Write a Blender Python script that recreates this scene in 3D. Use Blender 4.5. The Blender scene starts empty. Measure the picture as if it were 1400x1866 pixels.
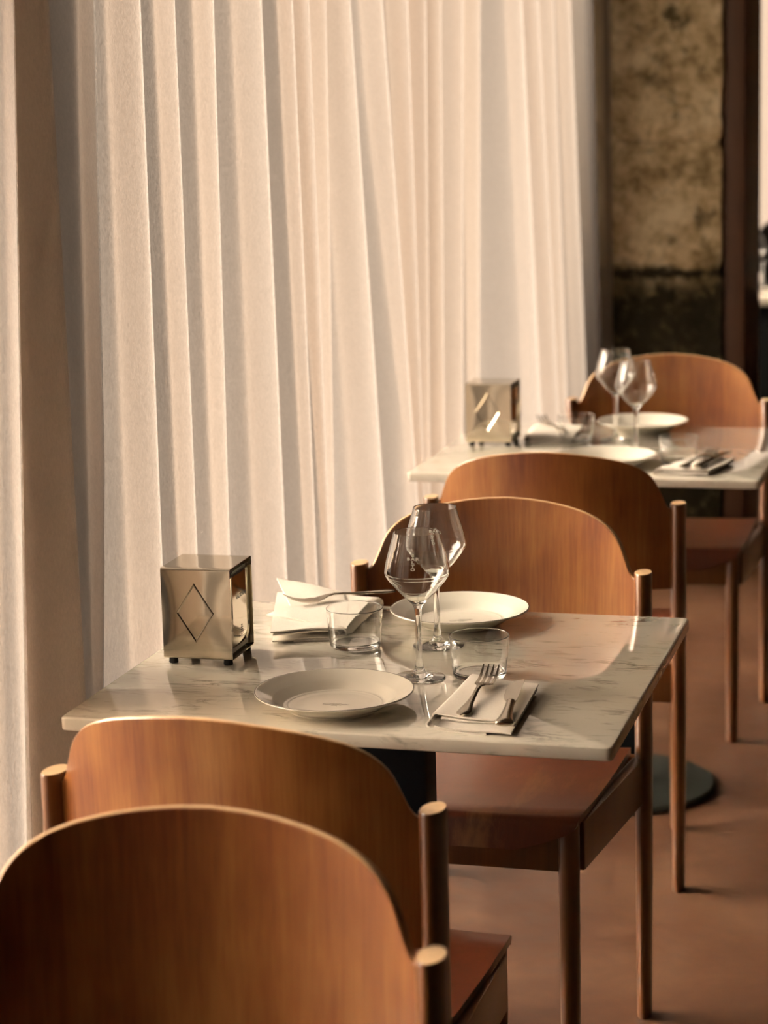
import bpy, bmesh, math, random
from mathutils import Vector, Matrix
random.seed(7)
PI = math.pi
SC = bpy.context.scene
COL = SC.collection

# ------------------------------------------------------------------ camera
cd = bpy.data.cameras.new('camera')
cam = bpy.data.objects.new('camera', cd)
COL.objects.link(cam)
R_ = Vector((0.962817, 0.268906, -0.025955))
U_ = Vector((-0.026611, 0.190007, 0.981422))
F_ = Vector((-0.268842, 0.944239, -0.190098))
M = Matrix.Identity(4)
for i in range(3):
    M[i][0], M[i][1], M[i][2] = R_[i], U_[i], -F_[i]
M[0][3], M[1][3], M[2][3] = 1.24704, -2.72358, 1.58921
cam.matrix_world = M
cd.sensor_width = 36.0
cd.lens = 78.62
cd.dof.use_dof = True
cd.dof.focus_distance = 3.2
cd.dof.aperture_fstop = 4.9
cd.clip_end = 100
SC.camera = cam

# ------------------------------------------------------------------ light
world = bpy.data.worlds.new('sky')
SC.world = world
world.use_nodes = True
bg = world.node_tree.nodes['Background']
bg.inputs['Color'].default_value = (1.0, 0.95, 0.90, 1)
bg.inputs['Strength'].default_value = 0.55
sd = bpy.data.lights.new('sun', 'SUN')
sd.energy = 31.0
sd.angle = math.radians(45)
sd.color = (1.0, 0.91, 0.81)
sun = bpy.data.objects.new('sun', sd)
COL.objects.link(sun)
sun.rotation_euler = Vector((0.82, 0.06, -0.50)).to_track_quat('-Z', 'Y').to_euler()
SC.view_settings.view_transform = 'Standard'
SC.view_settings.look = 'None'
SC.view_settings.gamma = 1.0
SC.view_settings.use_curve_mapping = False
SC.view_settings.exposure = 0.3
cy = SC.cycles
cy.max_bounces = 14
cy.diffuse_bounces = 5
cy.glossy_bounces = 6
cy.transmission_bounces = 12
cy.transparent_max_bounces = 12
cy.sample_clamp_indirect = 25.0
cy.caustics_reflective = True
cy.caustics_refractive = True
cy.use_denoising = True


# ------------------------------------------------------------------ helpers
def new_mat(name):
    m = bpy.data.materials.new(name)
    m.use_nodes = True
    nt = m.node_tree
    return m, nt, nt.nodes['Principled BSDF'], nt.nodes['Material Output']


def N(nt, kind, **kw):
    n = nt.nodes.new(kind)
    for k, v in kw.items():
        if k in n.inputs:
            n.inputs[k].default_value = v
        else:
            setattr(n, k, v)
    return n


def coords(nt, scale=(1, 1, 1), rnd=0.0):
    tc = N(nt, 'ShaderNodeTexCoord')
    mp = N(nt, 'ShaderNodeMapping')
    mp.inputs['Scale'].default_value = scale
    nt.links.new(tc.outputs['Object'], mp.inputs['Vector'])
    if rnd:
        oi = N(nt, 'ShaderNodeObjectInfo')
        mu = N(nt, 'ShaderNodeMath', operation='MULTIPLY')
        mu.inputs[1].default_value = rnd
        nt.links.new(oi.outputs['Random'], mu.inputs[0])
        cb = N(nt, 'ShaderNodeCombineXYZ')
        for k in range(3):
            nt.links.new(mu.outputs[0], cb.inputs[k])
        nt.links.new(cb.outputs[0], mp.inputs['Location'])
    return mp.outputs[0]


def ramp(nt, fac, stops):
    r = N(nt, 'ShaderNodeValToRGB')
    el = r.color_ramp.elements
    while len(el) < len(stops):
        el.new(0.5)
    for e, (p, c) in zip(el, stops):
        e.position = p
        e.color = (*c, 1) if len(c) == 3 else c
    nt.links.new(fac, r.inputs[0])
    return r.outputs[0]


def noise(nt, vec, scale, detail=4, rough=0.55, dist=0.0):
    n = N(nt, 'ShaderNodeTexNoise', Scale=scale, Detail=detail, Roughness=rough, Distortion=dist)
    nt.links.new(vec, n.inputs['Vector'])
    return n.outputs['Fac']


def mixc(nt, fac, a, b, blend='MIX'):
    m = N(nt, 'ShaderNodeMix', data_type='RGBA', blend_type=blend)
    for sock, v in ((m.inputs[0], fac), (m.inputs[6], a), (m.inputs[7], b)):
        if isinstance(v, (int, float)):
            sock.default_value = v
        elif isinstance(v, tuple):
            sock.default_value = (*v, 1)
        else:
            nt.links.new(v, sock)
    return m.outputs[2]


def math_(nt, op, a, b=None, clamp=False):
    m = N(nt, 'ShaderNodeMath', operation=op, use_clamp=clamp)
    for k, v in enumerate((a, b)):
        if v is None:
            continue
        if isinstance(v, (int, float)):
            m.inputs[k].default_value = v
        else:
            nt.links.new(v, m.inputs[k])
    return m.outputs[0]


def bump(nt, bsdf, h, strength=0.2, dist=0.002):
    b = N(nt, 'ShaderNodeBump', Strength=strength, Distance=dist)
    nt.links.new(h, b.inputs['Height'])
    nt.links.new(b.outputs[0], bsdf.inputs['Normal'])


def mesh_obj(name, verts, faces, mat, parent=None, smooth=40, mats=None, fmat=None):
    me = bpy.data.meshes.new(name)
    me.from_pydata([tuple(v) for v in verts], [], faces)
    bm = bmesh.new()
    bm.from_mesh(me)
    bmesh.ops.recalc_face_normals(bm, faces=bm.faces)
    bm.to_mesh(me)
    bm.free()
    return fin(name, me, mat, parent, smooth, mats, fmat)


def fin(name, me, mat, parent, smooth=40, mats=None, fmat=None):
    for m in (mats or [mat]):
        me.materials.append(m)
    if fmat:
        for p, k in zip(me.polygons, fmat):
            p.material_index = k
    if smooth:
        me.shade_smooth()
        me.set_sharp_from_angle(angle=math.radians(smooth))
    o = bpy.data.objects.new(name, me)
    COL.objects.link(o)
    if parent:
        o.parent = parent
    return o


def bm_obj(name, bm, mat, parent=None, smooth=40):
    me = bpy.data.meshes.new(name)
    bmesh.ops.recalc_face_normals(bm, faces=bm.faces)
    bm.to_mesh(me)
    bm.free()
    return fin(name, me, mat, parent, smooth)


def add_box(bm, lo, hi, bev=0.0, seg=2, mtx=None):
    r = bmesh.ops.create_cube(bm, size=1)
    vs = r['verts']
    lo, hi = Vector(lo), Vector(hi)
    for v in vs:
        v.co = Vector((lo[k] + (v.co[k] + .5) * (hi[k] - lo[k]) for k in range(3)))
    if bev:
        es = {e for v in vs for e in v.link_edges}
        rb = bmesh.ops.bevel(bm, geom=list(es), offset=bev, segments=seg, affect='EDGES', profile=0.5)
        vs = list({v for f in rb['faces'] for v in f.verts} | {v for v in vs if v.is_valid})
    if mtx:
        for v in vs:
            v.co = mtx @ v.co
    return vs


def box(name, lo, hi, mat, parent=None, bev=0.0, seg=2, mtx=None):
    bm = bmesh.new()
    add_box(bm, lo, hi, bev, seg, mtx)
    return bm_obj(name, bm, mat, parent)


def lathe(name, prof, mat, parent=None, n=64, smooth=35, closed=False, z0=0.0):
    verts, faces, idx = [], [], []
    pp = [prof[0]]
    for p, q in zip(prof[:-1], prof[1:]):          # support loops keep corner shading local
        L = math.hypot(q[0] - p[0], q[1] - p[1])
        if L > .004:
            t_ = .0009 / L
            pp += [(lerp(p[0], q[0], t_), lerp(p[1], q[1], t_)), (lerp(p[0], q[0], 1 - t_), lerp(p[1], q[1], 1 - t_))]
        pp.append(q)
    prof = pp
    for (r, z) in prof:
        if r < 1e-6:
            idx.append([len(verts)])
            verts.append((0, 0, z + z0))
        else:
            idx.append(list(range(len(verts), len(verts) + n)))
            for k in range(n):
                a = 2 * PI * k / n
                verts.append((r * math.cos(a), r * math.sin(a), z + z0))
    pairs = list(zip(idx[:-1], idx[1:]))
    if closed:
        pairs.append((idx[-1], idx[0]))
    for a, b in pairs:
        for k in range(n):
            k2 = (k + 1) % n
            if len(a) == 1 and len(b) == 1:
                continue
            if len(a) == 1:
                faces.append((a[0], b[k], b[k2]))
            elif len(b) == 1:
                faces.append((a[k], a[k2], b[0]))
            else:
                faces.append((a[k], a[k2], b[k2], b[k]))
    return mesh_obj(name, verts, faces, mat, parent, smooth)


def sweep(name, rings, mat, parent=None, smooth=50, cap=True, mats=None):
    """rings: lists of equally many points, joined into a tube"""
    n = len(rings[0])
    verts = [p for r in rings for p in r]
    faces = []
    for i in range(len(rings) - 1):
        for k in range(n):
            k2 = (k + 1) % n
            faces.append((i * n + k, i * n + k2, (i + 1) * n + k2, (i + 1) * n + k))
    fm = [0] * len(faces)
    if cap:
        faces.append(tuple(range(n)))
        faces.append(tuple((len(rings) - 1) * n + k for k in range(n)))
        fm += [0, 1]
    o = mesh_obj(name, verts, faces, mat, parent, smooth, mats, fm if mats else None)
    return o


def oval(cx, cy_, z, a, b, n=28):
    return [(cx + a * math.cos(2 * PI * k / n), cy_ + b * math.sin(2 * PI * k / n), z) for k in range(n)]


def tube(bm, pts, r, n=8):
    pts = [Vector(p) for p in pts]
    rings = []
    for i, p in enumerate(pts):
        d = (pts[min(i + 1, len(pts) - 1)] - pts[max(i - 1, 0)]).normalized()
        ref = Vector((0, 0, 1)) if abs(d.z) < 0.9 else Vector((1, 0, 0))
        s = d.cross(ref).normalized()
        t = s.cross(d)
        rings.append([bm.verts.new(p + s * (r * math.cos(2 * PI * k / n)) + t * (r * math.sin(2 * PI * k / n))) for k in range(n)])
    for a, b in zip(rings[:-1], rings[1:]):
        for k in range(n):
            bm.faces.new((a[k], a[(k + 1) % n], b[(k + 1) % n], b[k]))
    bm.faces.new(rings[0])
    bm.faces.new(rings[-1])


def thing(name, label, cat, loc=(0, 0, 0), rz=0.0, group=None):
    o = bpy.data.objects.new(name, None)
    COL.objects.link(o)
    o.empty_display_size = 0.05
    o.location = loc
    o.rotation_euler = (0, 0, rz)
    tag(o, label, cat, group)
    return o


def tag(o, label, cat, group=None):
    o['label'] = label
    o['category'] = cat
    if group:
        o['group'] = group
    return o


def dup(root, loc, rz, label, group=None):
    r = root.copy()
    COL.objects.link(r)
    r.location = loc
    r.rotation_euler = (0, 0, rz)
    r['label'] = label
    if group:
        r['group'] = group
    for ch in list(root.children):
        c = ch.copy()
        COL.objects.link(c)
        c.parent = r
        for g in list(ch.children):
            d = g.copy()
            COL.objects.link(d)
            d.parent = c
    return r


def structure(o):
    o['kind'] = 'structure'
    return o


def text_verts(s, size, offset=0.0):
    cu = bpy.data.curves.new('lettering', 'FONT')
    cu.body = s
    cu.size = size
    cu.align_x = 'CENTER'
    cu.align_y = 'CENTER'
    cu.offset = offset
    cu.resolution_u = 3
    ob = bpy.data.objects.new('lettering', cu)
    COL.objects.link(ob)
    dg = bpy.context.evaluated_depsgraph_get()
    me = bpy.data.meshes.new_from_object(ob.evaluated_get(dg))
    vs = [v.co.copy() for v in me.vertices]
    fs = [tuple(p.vertices) for p in me.polygons]
    bpy.data.objects.remove(ob)
    bpy.data.meshes.remove(me)
    bpy.data.curves.remove(cu)
    return vs, fs


def lerp(a, b, t):
    return a + (b - a) * t


def interp(tab, x):
    if x <= tab[0][0]:
        return tab[0][1]
    for (x0, y0), (x1, y1) in zip(tab[:-1], tab[1:]):
        if x <= x1:
            return lerp(y0, y1, (x - x0) / (x1 - x0))
    return tab[-1][1]


def smoothtab(tab, x):
    """Catmull-like cosine-free monotone smoothing of a table: averages of a few linear samples"""
    w = 0.02
    return sum(interp(tab, x + d * w) for d in (-1, -.5, 0, .5, 1)) / 5


# ------------------------------------------------------------------ materials
def mat_wood(name, dark, mid, light, rough=0.28, worn=0.0, coat=0.5):
    m, nt, b, out = new_mat(name)
    v = coords(nt, (1, 1, 1), 7.0)
    st = N(nt, 'ShaderNodeMapping')
    st.inputs['Scale'].default_value = (28, 28, 1.3)
    nt.links.new(v, st.inputs['Vector'])
    g1 = noise(nt, st.outputs[0], 1.0, 6, 0.6, 0.4)
    st2 = N(nt, 'ShaderNodeMapping')
    st2.inputs['Scale'].default_value = (260, 260, 9)
    nt.links.new(v, st2.inputs['Vector'])
    g2 = noise(nt, st2.outputs[0], 1.0, 3, 0.6)
    big = noise(nt, v, 5.0, 3, 0.5)
    f = math_(nt, 'ADD', math_(nt, 'MULTIPLY', g1, 0.32), math_(nt, 'MULTIPLY', g2, 0.22))
    f = math_(nt, 'ADD', f, math_(nt, 'MULTIPLY', big, 0.46))
    c = ramp(nt, f, [(0.36, dark), (0.5, mid), (0.66, light)])
    if worn:
        wv = N(nt, 'ShaderNodeMapping')
        wv.inputs['Scale'].default_value = (18, 4, 6)
        wv.inputs['Rotation'].default_value = (0, 0, 0.5)
        nt.links.new(v, wv.inputs['Vector'])
        w1 = noise(nt, wv.outputs[0], 1.6, 6, 0.7, 0.3)
        w2 = noise(nt, v, 6.0, 2, 0.5)
        w = math_(nt, 'MULTIPLY', w1, w2)
        w = ramp(nt, w, [(0.30, (0, 0, 0)), (0.42, (worn, worn, worn))])
        c = mixc(nt, w, c, (0.36, 0.18, 0.065))
    nt.links.new(c, b.inputs['Base Color'])
    b.inputs['Roughness'].default_value = rough
    b.inputs['Coat Weight'].default_value = coat
    b.inputs['Coat Roughness'].default_value = 0.3
    bump(nt, b, g2, 0.06, 0.0006)
    return m


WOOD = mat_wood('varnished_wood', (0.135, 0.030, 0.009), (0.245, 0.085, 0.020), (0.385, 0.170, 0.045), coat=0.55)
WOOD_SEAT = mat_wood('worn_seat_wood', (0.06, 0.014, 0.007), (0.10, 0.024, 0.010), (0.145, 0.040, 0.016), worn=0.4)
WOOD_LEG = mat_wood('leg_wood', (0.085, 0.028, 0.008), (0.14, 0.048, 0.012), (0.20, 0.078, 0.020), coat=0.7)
WOOD_EDGE = mat_wood('lit_ply_edge', (0.42, 0.26, 0.13), (0.55, 0.36, 0.19), (0.66, 0.46, 0.27), rough=0.4, coat=0.2)  # pale ply edges and end grain, with curtain light on them painted in
WOOD_BLACK = mat_wood('black_stained_wood', (0.006, 0.006, 0.006), (0.010, 0.009, 0.008), (0.016, 0.013, 0.012))
WOOD_JAMB = mat_wood('dark_jamb_wood', (0.07, 0.028, 0.012), (0.10, 0.042, 0.018), (0.13, 0.058, 0.026), rough=0.6, coat=0.0)


def mat_marble():
    m, nt, b, out = new_mat('white_marble')
    v = coords(nt, (1, 1, 1), 0)
    wrap = N(nt, 'ShaderNodeMapping')
    wrap.inputs['Scale'].default_value = (7, 22, 22)
    wrap.inputs['Rotation'].default_value = (0, 0, 0.12)
    nt.links.new(v, wrap.inputs['Vector'])
    n1 = noise(nt, wrap.outputs[0], 1.0, 8, 0.62, 0.9)
    vein = math_(nt, 'ABSOLUTE', math_(nt, 'SUBTRACT', n1, 0.5))
    vein = ramp(nt, vein, [(0.0, (1, 1, 1)), (0.042, (0, 0, 0))])
    cl = noise(nt, v, 9.0, 3, 0.5)
    clm = ramp(nt, cl, [(0.50, (0, 0, 0)), (0.66, (1, 1, 1))])
    vein = math_(nt, 'MULTIPLY', vein, clm)
    sp = noise(nt, wrap.outputs[0], 2.2, 5, 0.6, 0.6)
    spm = ramp(nt, sp, [(0.57, (0, 0, 0)), (0.70, (1, 1, 1))])
    spm = math_(nt, 'MULTIPLY', spm, 0.75)
    cloud = noise(nt, v, 3.5, 4, 0.55)
    base = ramp(nt, cloud, [(0.3, (0.58, 0.54, 0.455)), (0.7, (0.70, 0.66, 0.565))])
    c = mixc(nt, spm, base, (0.34, 0.33, 0.27))
    c = mixc(nt, math_(nt, 'MULTIPLY', vein, 0.8), c, (0.17, 0.165, 0.13))
    nt.links.new(c, b.inputs['Base Color'])
    b.inputs['Roughness'].default_value = 0.035
    b.inputs['IOR'].default_value = 1.6
    b.inputs['Coat Weight'].default_value = 0.35
    b.inputs['Coat Roughness'].default_value = 0.02
    return m


MARBLE = mat_marble()


def mat_curtain(name, dcol, tcol, tw=0.62, sheer=0.62):
    m, nt, b, out = new_mat(name)
    nt.nodes.remove(b)
    v = coords(nt, (1, 1, 1))
    mp = N(nt, 'ShaderNodeMapping')
    mp.inputs['Scale'].default_value = (330, 330, 150)
    nt.links.new(v, mp.inputs['Vector'])
    g = noise(nt, mp.outputs[0], 1.0, 3, 0.65, 0.5)
    big = noise(nt, v, 3.0, 2)
    k = ramp(nt, g, [(0.30, (0.58,) * 3), (0.72, (1.0,) * 3)])
    dc = mixc(nt, 1.0, dcol, k, 'MULTIPLY')
    tc = mixc(nt, 1.0, tcol, k, 'MULTIPLY')
    d = N(nt, 'ShaderNodeBsdfDiffuse')
    t = N(nt, 'ShaderNodeBsdfTranslucent')
    nt.links.new(dc, d.inputs['Color'])
    nt.links.new(tc, t.inputs['Color'])
    bp = N(nt, 'ShaderNodeBump', Strength=0.8, Distance=0.0016)
    nt.links.new(g, bp.inputs['Height'])
    nt.links.new(bp.outputs[0], d.inputs['Normal'])
    nt.links.new(bp.outputs[0], t.inputs['Normal'])
    mx = N(nt, 'ShaderNodeMixShader')
    mx.inputs[0].default_value = tw
    nt.links.new(d.outputs[0], mx.inputs[1])
    nt.links.new(t.outputs[0], mx.inputs[2])
    # open weave: part of the daylight is scattered forward between the threads
    tr = N(nt, 'ShaderNodeBsdfRefraction', Roughness=0.85, IOR=1.05)
    tr.inputs['Color'].default_value = (0.92, 0.815, 0.71, 1)
    m2 = N(nt, 'ShaderNodeMixShader')
    lw = N(nt, 'ShaderNodeLayerWeight', Blend=0.5)       # seen edge-on the threads close up
    fz = math_(nt, 'POWER', lw.outputs['Facing'], 1.4)
    fz = math_(nt, 'MULTIPLY', math_(nt, 'SUBTRACT', 1.0, fz, True), sheer)
    nt.links.new(fz, m2.inputs[0])
    nt.links.new(mx.outputs[0], m2.inputs[1])
    nt.links.new(tr.outputs[0], m2.inputs[2])
    nt.links.new(m2.outputs[0], out.inputs['Surface'])
    return m


CLOTH = mat_curtain('curtain_cloth', (0.62, 0.53, 0.47), (0.27, 0.22, 0.185))


def mat_plain(name, col, rough=0.5, metal=0.0, var=0.0, scale=30, spec=0.5, bumps=0.0):
    m, nt, b, out = new_mat(name)
    v = coords(nt)
    n = noise(nt, v, scale, 4)
    lo = tuple(c * (1 - var) for c in col)
    hi = tuple(min(1, c * (1 + var)) for c in col)
    nt.links.new(ramp(nt, n, [(0.3, lo), (0.7, hi)]), b.inputs['Base Color'])
    b.inputs['Roughness'].default_value = rough
    b.inputs['Metallic'].default_value = metal
    b.inputs['Specular IOR Level'].default_value = spec
    if bumps:
        bump(nt, b, n, bumps, 0.002)
    return m


STEEL = mat_plain('polished_steel', (0.56, 0.50, 0.40), 0.09, 1.0, 0.03, 8)
CUTLERY = mat_plain('cutlery_steel', (0.45, 0.41, 0.34), 0.2, 1.0, 0.05, 40)
RUBBER = mat_plain('black_rubber', (0.012, 0.012, 0.012), 0.5, 0, 0.1)
NAVY = mat_plain('navy_painted_steel', (0.004, 0.007, 0.012), 0.6, 0, 0.1, 30, 0.2)
GREENBLACK = mat_plain('cast_iron_base', (0.018, 0.022, 0.018), 0.5, 0, 0.2)
PORCELAIN = mat_plain('porcelain', (0.74, 0.70, 0.61), 0.08, 0, 0.01)
RIMLINE = mat_plain('rim_line', (0.05, 0.045, 0.03), 0.2)
PRINT = mat_plain('dark_print', (0.03, 0.03, 0.028), 0.4)
EMBLEM = mat_plain('emblem_print', (0.30, 0.275, 0.22), 0.3)
ETCH = mat_plain('white_print', (0.80, 0.76, 0.68), 0.5)
NAPKIN = mat_plain('napkin_cloth', (0.78, 0.73, 0.66), 0.9, 0, 0.04, 300, 0.1, 0.15)
BLACK = mat_plain('black_panel', (0.003, 0.004, 0.005), 0.7, 0, 0.2, 30, 0.15)
WALLP = mat_plain('wall_plaster', (0.42, 0.31, 0.20), 0.9, 0, 0.15, 4)
DARKWALL = mat_plain('dark_wall_plaster', (0.045, 0.027, 0.016), 0.9, 0, 0.15, 4)
CEIL = mat_plain('ceiling_paint', (0.09, 0.065, 0.045), 0.9, 0, 0.08, 3)
FRAME = mat_plain('window_frame_paint', (0.06, 0.05, 0.04), 0.5, 0, 0.1)


def mat_glass(name, col=(1, 1, 1), ior=1.5):
    m, nt, b, out = new_mat(name)
    b.inputs['Base Color'].default_value = (*col, 1)
    b.inputs['Roughness'].default_value = 0.0
    b.inputs['IOR'].default_value = ior
    b.inputs['Transmission Weight'].default_value = 1.0
    return m


GLASS = mat_glass('clear_glass', (0.99, 0.995, 0.985))


def mat_pane():
    m, nt, b, out = new_mat('window_pane_glass')
    nt.nodes.remove(b)
    t = N(nt, 'ShaderNodeBsdfTransparent')
    t.inputs['Color'].default_value = (0.97, 0.98, 0.97, 1)
    g = N(nt, 'ShaderNodeBsdfGlossy', Roughness=0.02)
    fr = N(nt, 'ShaderNodeFresnel', IOR=1.45)
    mx = N(nt, 'ShaderNodeMixShader')
    nt.links.new(fr.outputs[0], mx.inputs[0])
    nt.links.new(t.outputs[0], mx.inputs[1])
    nt.links.new(g.outputs[0], mx.inputs[2])
    nt.links.new(mx.outputs[0], out.inputs['Surface'])
    return m


PANE = mat_pane()


def mat_floor():
    m, nt, b, out = new_mat('polished_concrete')
    v = coords(nt)
    n1 = noise(nt, v, 2.2, 6, 0.6, 0.5)
    n2 = noise(nt, v, 14, 5, 0.65)
    f = math_(nt, 'ADD', math_(nt, 'MULTIPLY', n1, 0.7), math_(nt, 'MULTIPLY', n2, 0.3))
    c = ramp(nt, f, [(0.34, (0.065, 0.028, 0.015)), (0.5, (0.115, 0.053, 0.028)), (0.68, (0.20, 0.108, 0.060))])
    st = noise(nt, v, 26, 2, 0.4)
    stm = ramp(nt, st, [(0.70, (0, 0, 0)), (0.84, (0.35,) * 3)])
    c = mixc(nt, math_(nt, 'MULTIPLY', stm, 0.4), c, (0.05, 0.024, 0.014))
    nt.links.new(c, b.inputs['Base Color'])
    nt.links.new(ramp(nt, n2, [(0.3, (0.34,) * 3), (0.7, (0.48,) * 3)]), b.inputs['Roughness'])
    return m


FLOOR = mat_floor()


def mat_stone():
    m, nt, b, out = new_mat('old_stone')
    tc = N(nt, 'ShaderNodeTexCoord')
    v = tc.outputs['Object']
    n1 = noise(nt, v, 5, 7, 0.65, 0.4)
    n2 = noise(nt, v, 26, 6, 0.75)
    f = math_(nt, 'ADD', math_(nt, 'MULTIPLY', n1, 0.45), math_(nt, 'MULTIPLY', n2, 0.55))
    c = ramp(nt, f, [(0.40, (0.26, 0.19, 0.09)), (0.50, (0.60, 0.47, 0.27)), (0.60, (0.84, 0.71, 0.48))])
    sx = N(nt, 'ShaderNodeSeparateXYZ')
    nt.links.new(v, sx.inputs[0])
    n3 = noise(nt, v, 7, 5, 0.65, 0.6)
    # dark damp stain in the lowest metre, with a ragged edge
    h = math_(nt, 'ADD', sx.outputs['Z'], math_(nt, 'MULTIPLY', math_(nt, 'SUBTRACT', n3, 0.5), 0.42))
    s = ramp(nt, h, [(0.85, (0.97,) * 3), (1.0, (0, 0, 0))])
    n5 = noise(nt, v, 16, 6, 0.75, 0.5)
    sc_ = ramp(nt, n5, [(0.52, (0.016, 0.015, 0.008)), (0.60, (0.06, 0.05, 0.024)), (0.68, (0.34, 0.26, 0.13))])
    c = mixc(nt, s, c, sc_)
    jt = math_(nt, 'ABSOLUTE', math_(nt, 'SUBTRACT', sx.outputs['Z'], 0.938))
    jt = math_(nt, 'ADD', jt, math_(nt, 'MULTIPLY', math_(nt, 'SUBTRACT', n5, 0.5), 0.10))
    c = mixc(nt, ramp(nt, jt, [(0.008, (0.95,) * 3), (0.026, (0, 0, 0))]), c, (0.02, 0.017, 0.009))
    # soot patches
    n4 = noise(nt, v, 11, 5, 0.7, 0.3)
    p = ramp(nt, n4, [(0.56, (0, 0, 0)), (0.68, (0.8,) * 3)])
    c = mixc(nt, p, c, (0.055, 0.045, 0.02))
    nt.links.new(c, b.inputs['Base Color'])
    b.inputs['Roughness'].default_value = 0.9
    b.inputs['Specular IOR Level'].default_value = 0.15
    bump(nt, b, f, 0.9, 0.02)
    return m


STONE = mat_stone()

# ------------------------------------------------------------------ room shell
Y0, Y1, X1, ZC = -5.2, 13.0, 4.6, 3.0
structure(box('floor', (-0.6, Y0 - .2, -0.12), (X1 + .2, Y1 + .2, 0), FLOOR))
structure(box('ceiling', (-0.6, Y0 - .2, ZC), (X1 + .2, Y1 + .2, ZC + .12), CEIL))
structure(box('wall_right', (X1, Y0, 0), (X1 + .2, Y1, ZC), DARKWALL))
structure(box('wall_near', (-.4, Y0 - .2, 0), (X1 + .2, Y0, ZC), DARKWALL))
structure(box('wall_far', (-.4, Y1, 0), (X1 + .2, Y1 + .2, ZC), WALLP))
WIN = [(-1.45, .15), (.235, 4.60), (5.35, 12.4)]
bm = bmesh.new()
for a, b_ in ((Y0, WIN[0][0]), (WIN[0][1], WIN[1][0]), (WIN[1][1], WIN[2][0]), (WIN[2][1], Y1)):  # unseen pier between the first two windows is added to darken curtain folds
    add_box(bm, (-.40, a, 0), (-.16, b_, ZC))
for a, b_ in WIN:
    add_box(bm, (-.40, a, 2.75), (-.16, b_, ZC))
    add_box(bm, (-.40, a, 0), (-.16, b_, 0.12))
add_box(bm, (-.56, 4.15, 0), (-.405, 5.0, ZC))      # unseen block added outside the glass to dim the curtain's end
structure(bm_obj('wall_left', bm, WALLP))
for k, (a, b_) in enumerate(WIN):
    w = bpy.data.objects.new('window_%d' % (k + 1), None)
    COL.objects.link(w)
    w.location = (-.30, a, .12)
    structure(w)
    L, Hh = b_ - a, 2.63
    bm = bmesh.new()
    for lo, hi in (((-.03, 0, 0), (.03, .06, Hh)), ((-.03, L - .06, 0), (.03, L, Hh)), ((-.03, .06, 0), (.03, L - .06, .06)), ((-.03, .06, Hh - .06), (.03, L - .06, Hh))):
        add_box(bm, lo, hi)
    bm_obj('window_frame', bm, FRAME, w)
    box('pane', (-.004, .06, .06), (.004, L - .06, Hh - .06), PANE, w)

# stone pillar against the left wall, of courses of rough blocks
PX0, PX1, PY0, PY1 = -.16, .332, 4.6, 5.1
pil = bpy.data.objects.new('pillar', None)
COL.objects.link(pil)
pil.location = (0, 0, 0)
structure(pil)


def stone_block(lo, hi, seed):
    rnd = random.Random(seed)
    nx, ny, nz = 16, 8, max(6, int((hi[2] - lo[2]) / .03))
    bm = bmesh.new()
    verts = {}

    def disp(p):
        q = Vector(p) * 6.0 + Vector((seed * 3.1, 0, 0))
        from mathutils import noise as mn
        return mn.fractal(q, 0.9, 2.0, 4) * .012

    def vert(i, j, k):
        key = (i, j, k)
        if key not in verts:
            p = Vector((lerp(lo[0], hi[0], i / nx), lerp(lo[1], hi[1], j / ny), lerp(lo[2], hi[2], k / nz)))
            d = disp(p)
            # edges drop back into the joint
            ez = min(k, nz - k) / nz * (hi[2] - lo[2])
            er = .010 * math.exp(-ez / .012)
            if j == 0:
                p.y += d + er
            if i == nx:
                p.x += disp(p + Vector((3, 0, 0))) * .6 - er - (.006 if j in (0, ny) else 0)
            verts[key] = bm.verts.new(p)
        return verts[key]

    for i in range(nx):
        for k in range(nz):
            for j in (0, ny):
                bm.faces.new((vert(i, j, k), vert(i + 1, j, k), vert(i + 1, j, k + 1), vert(i, j, k + 1)))
    for j in range(ny):
        for k in range(nz):
            for i in (0, nx):
                bm.faces.new((vert(i, j, k), vert(i, j + 1, k), vert(i, j + 1, k + 1), vert(i, j, k + 1)))
    for i in range(nx):
        for j in range(ny):
            for k in (0, nz):
                bm.faces.new((vert(i, j, k), vert(i + 1, j, k), vert(i + 1, j + 1, k), vert(i, j + 1, k)))
    return bm_obj('stone_block', bm, STONE, pil, 60)


zs = [0.0, 0.50, 0.945, 1.366, 1.90, 2.45, ZC]
for k, (za, zb) in enumerate(zip(zs[:-1], zs[1:])):
    stone_block((PX0, PY0, za + .001), (PX1, PY1, zb - .001), k + 1)
structure(box('trim_1', (PX1 + .002, 4.62, 0), (PX1 + .066, 5.08, ZC), WOOD_JAMB, None, .004))

# ------------------------------------------------------------------ curtains
RIDGES = [(0.298, 0.222), (0.465, 0.448), (0.607, 0.603), (0.787, 0.757), (1.026, 1.054), (1.2, 1.234), (1.298, 1.321), (1.412, 1.361),
          (1.597, 1.773), (1.881, 2.055), (2.094, 2.135), (2.256, 2.202), (2.393, 2.343), (2.61, 2.529), (2.783, 2.706), (3.229, 3.389),
          (3.444, 3.634), (3.659, 3.775), (3.906, 4.078), (4.27, 4.37), (4.54, 4.555)]


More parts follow.
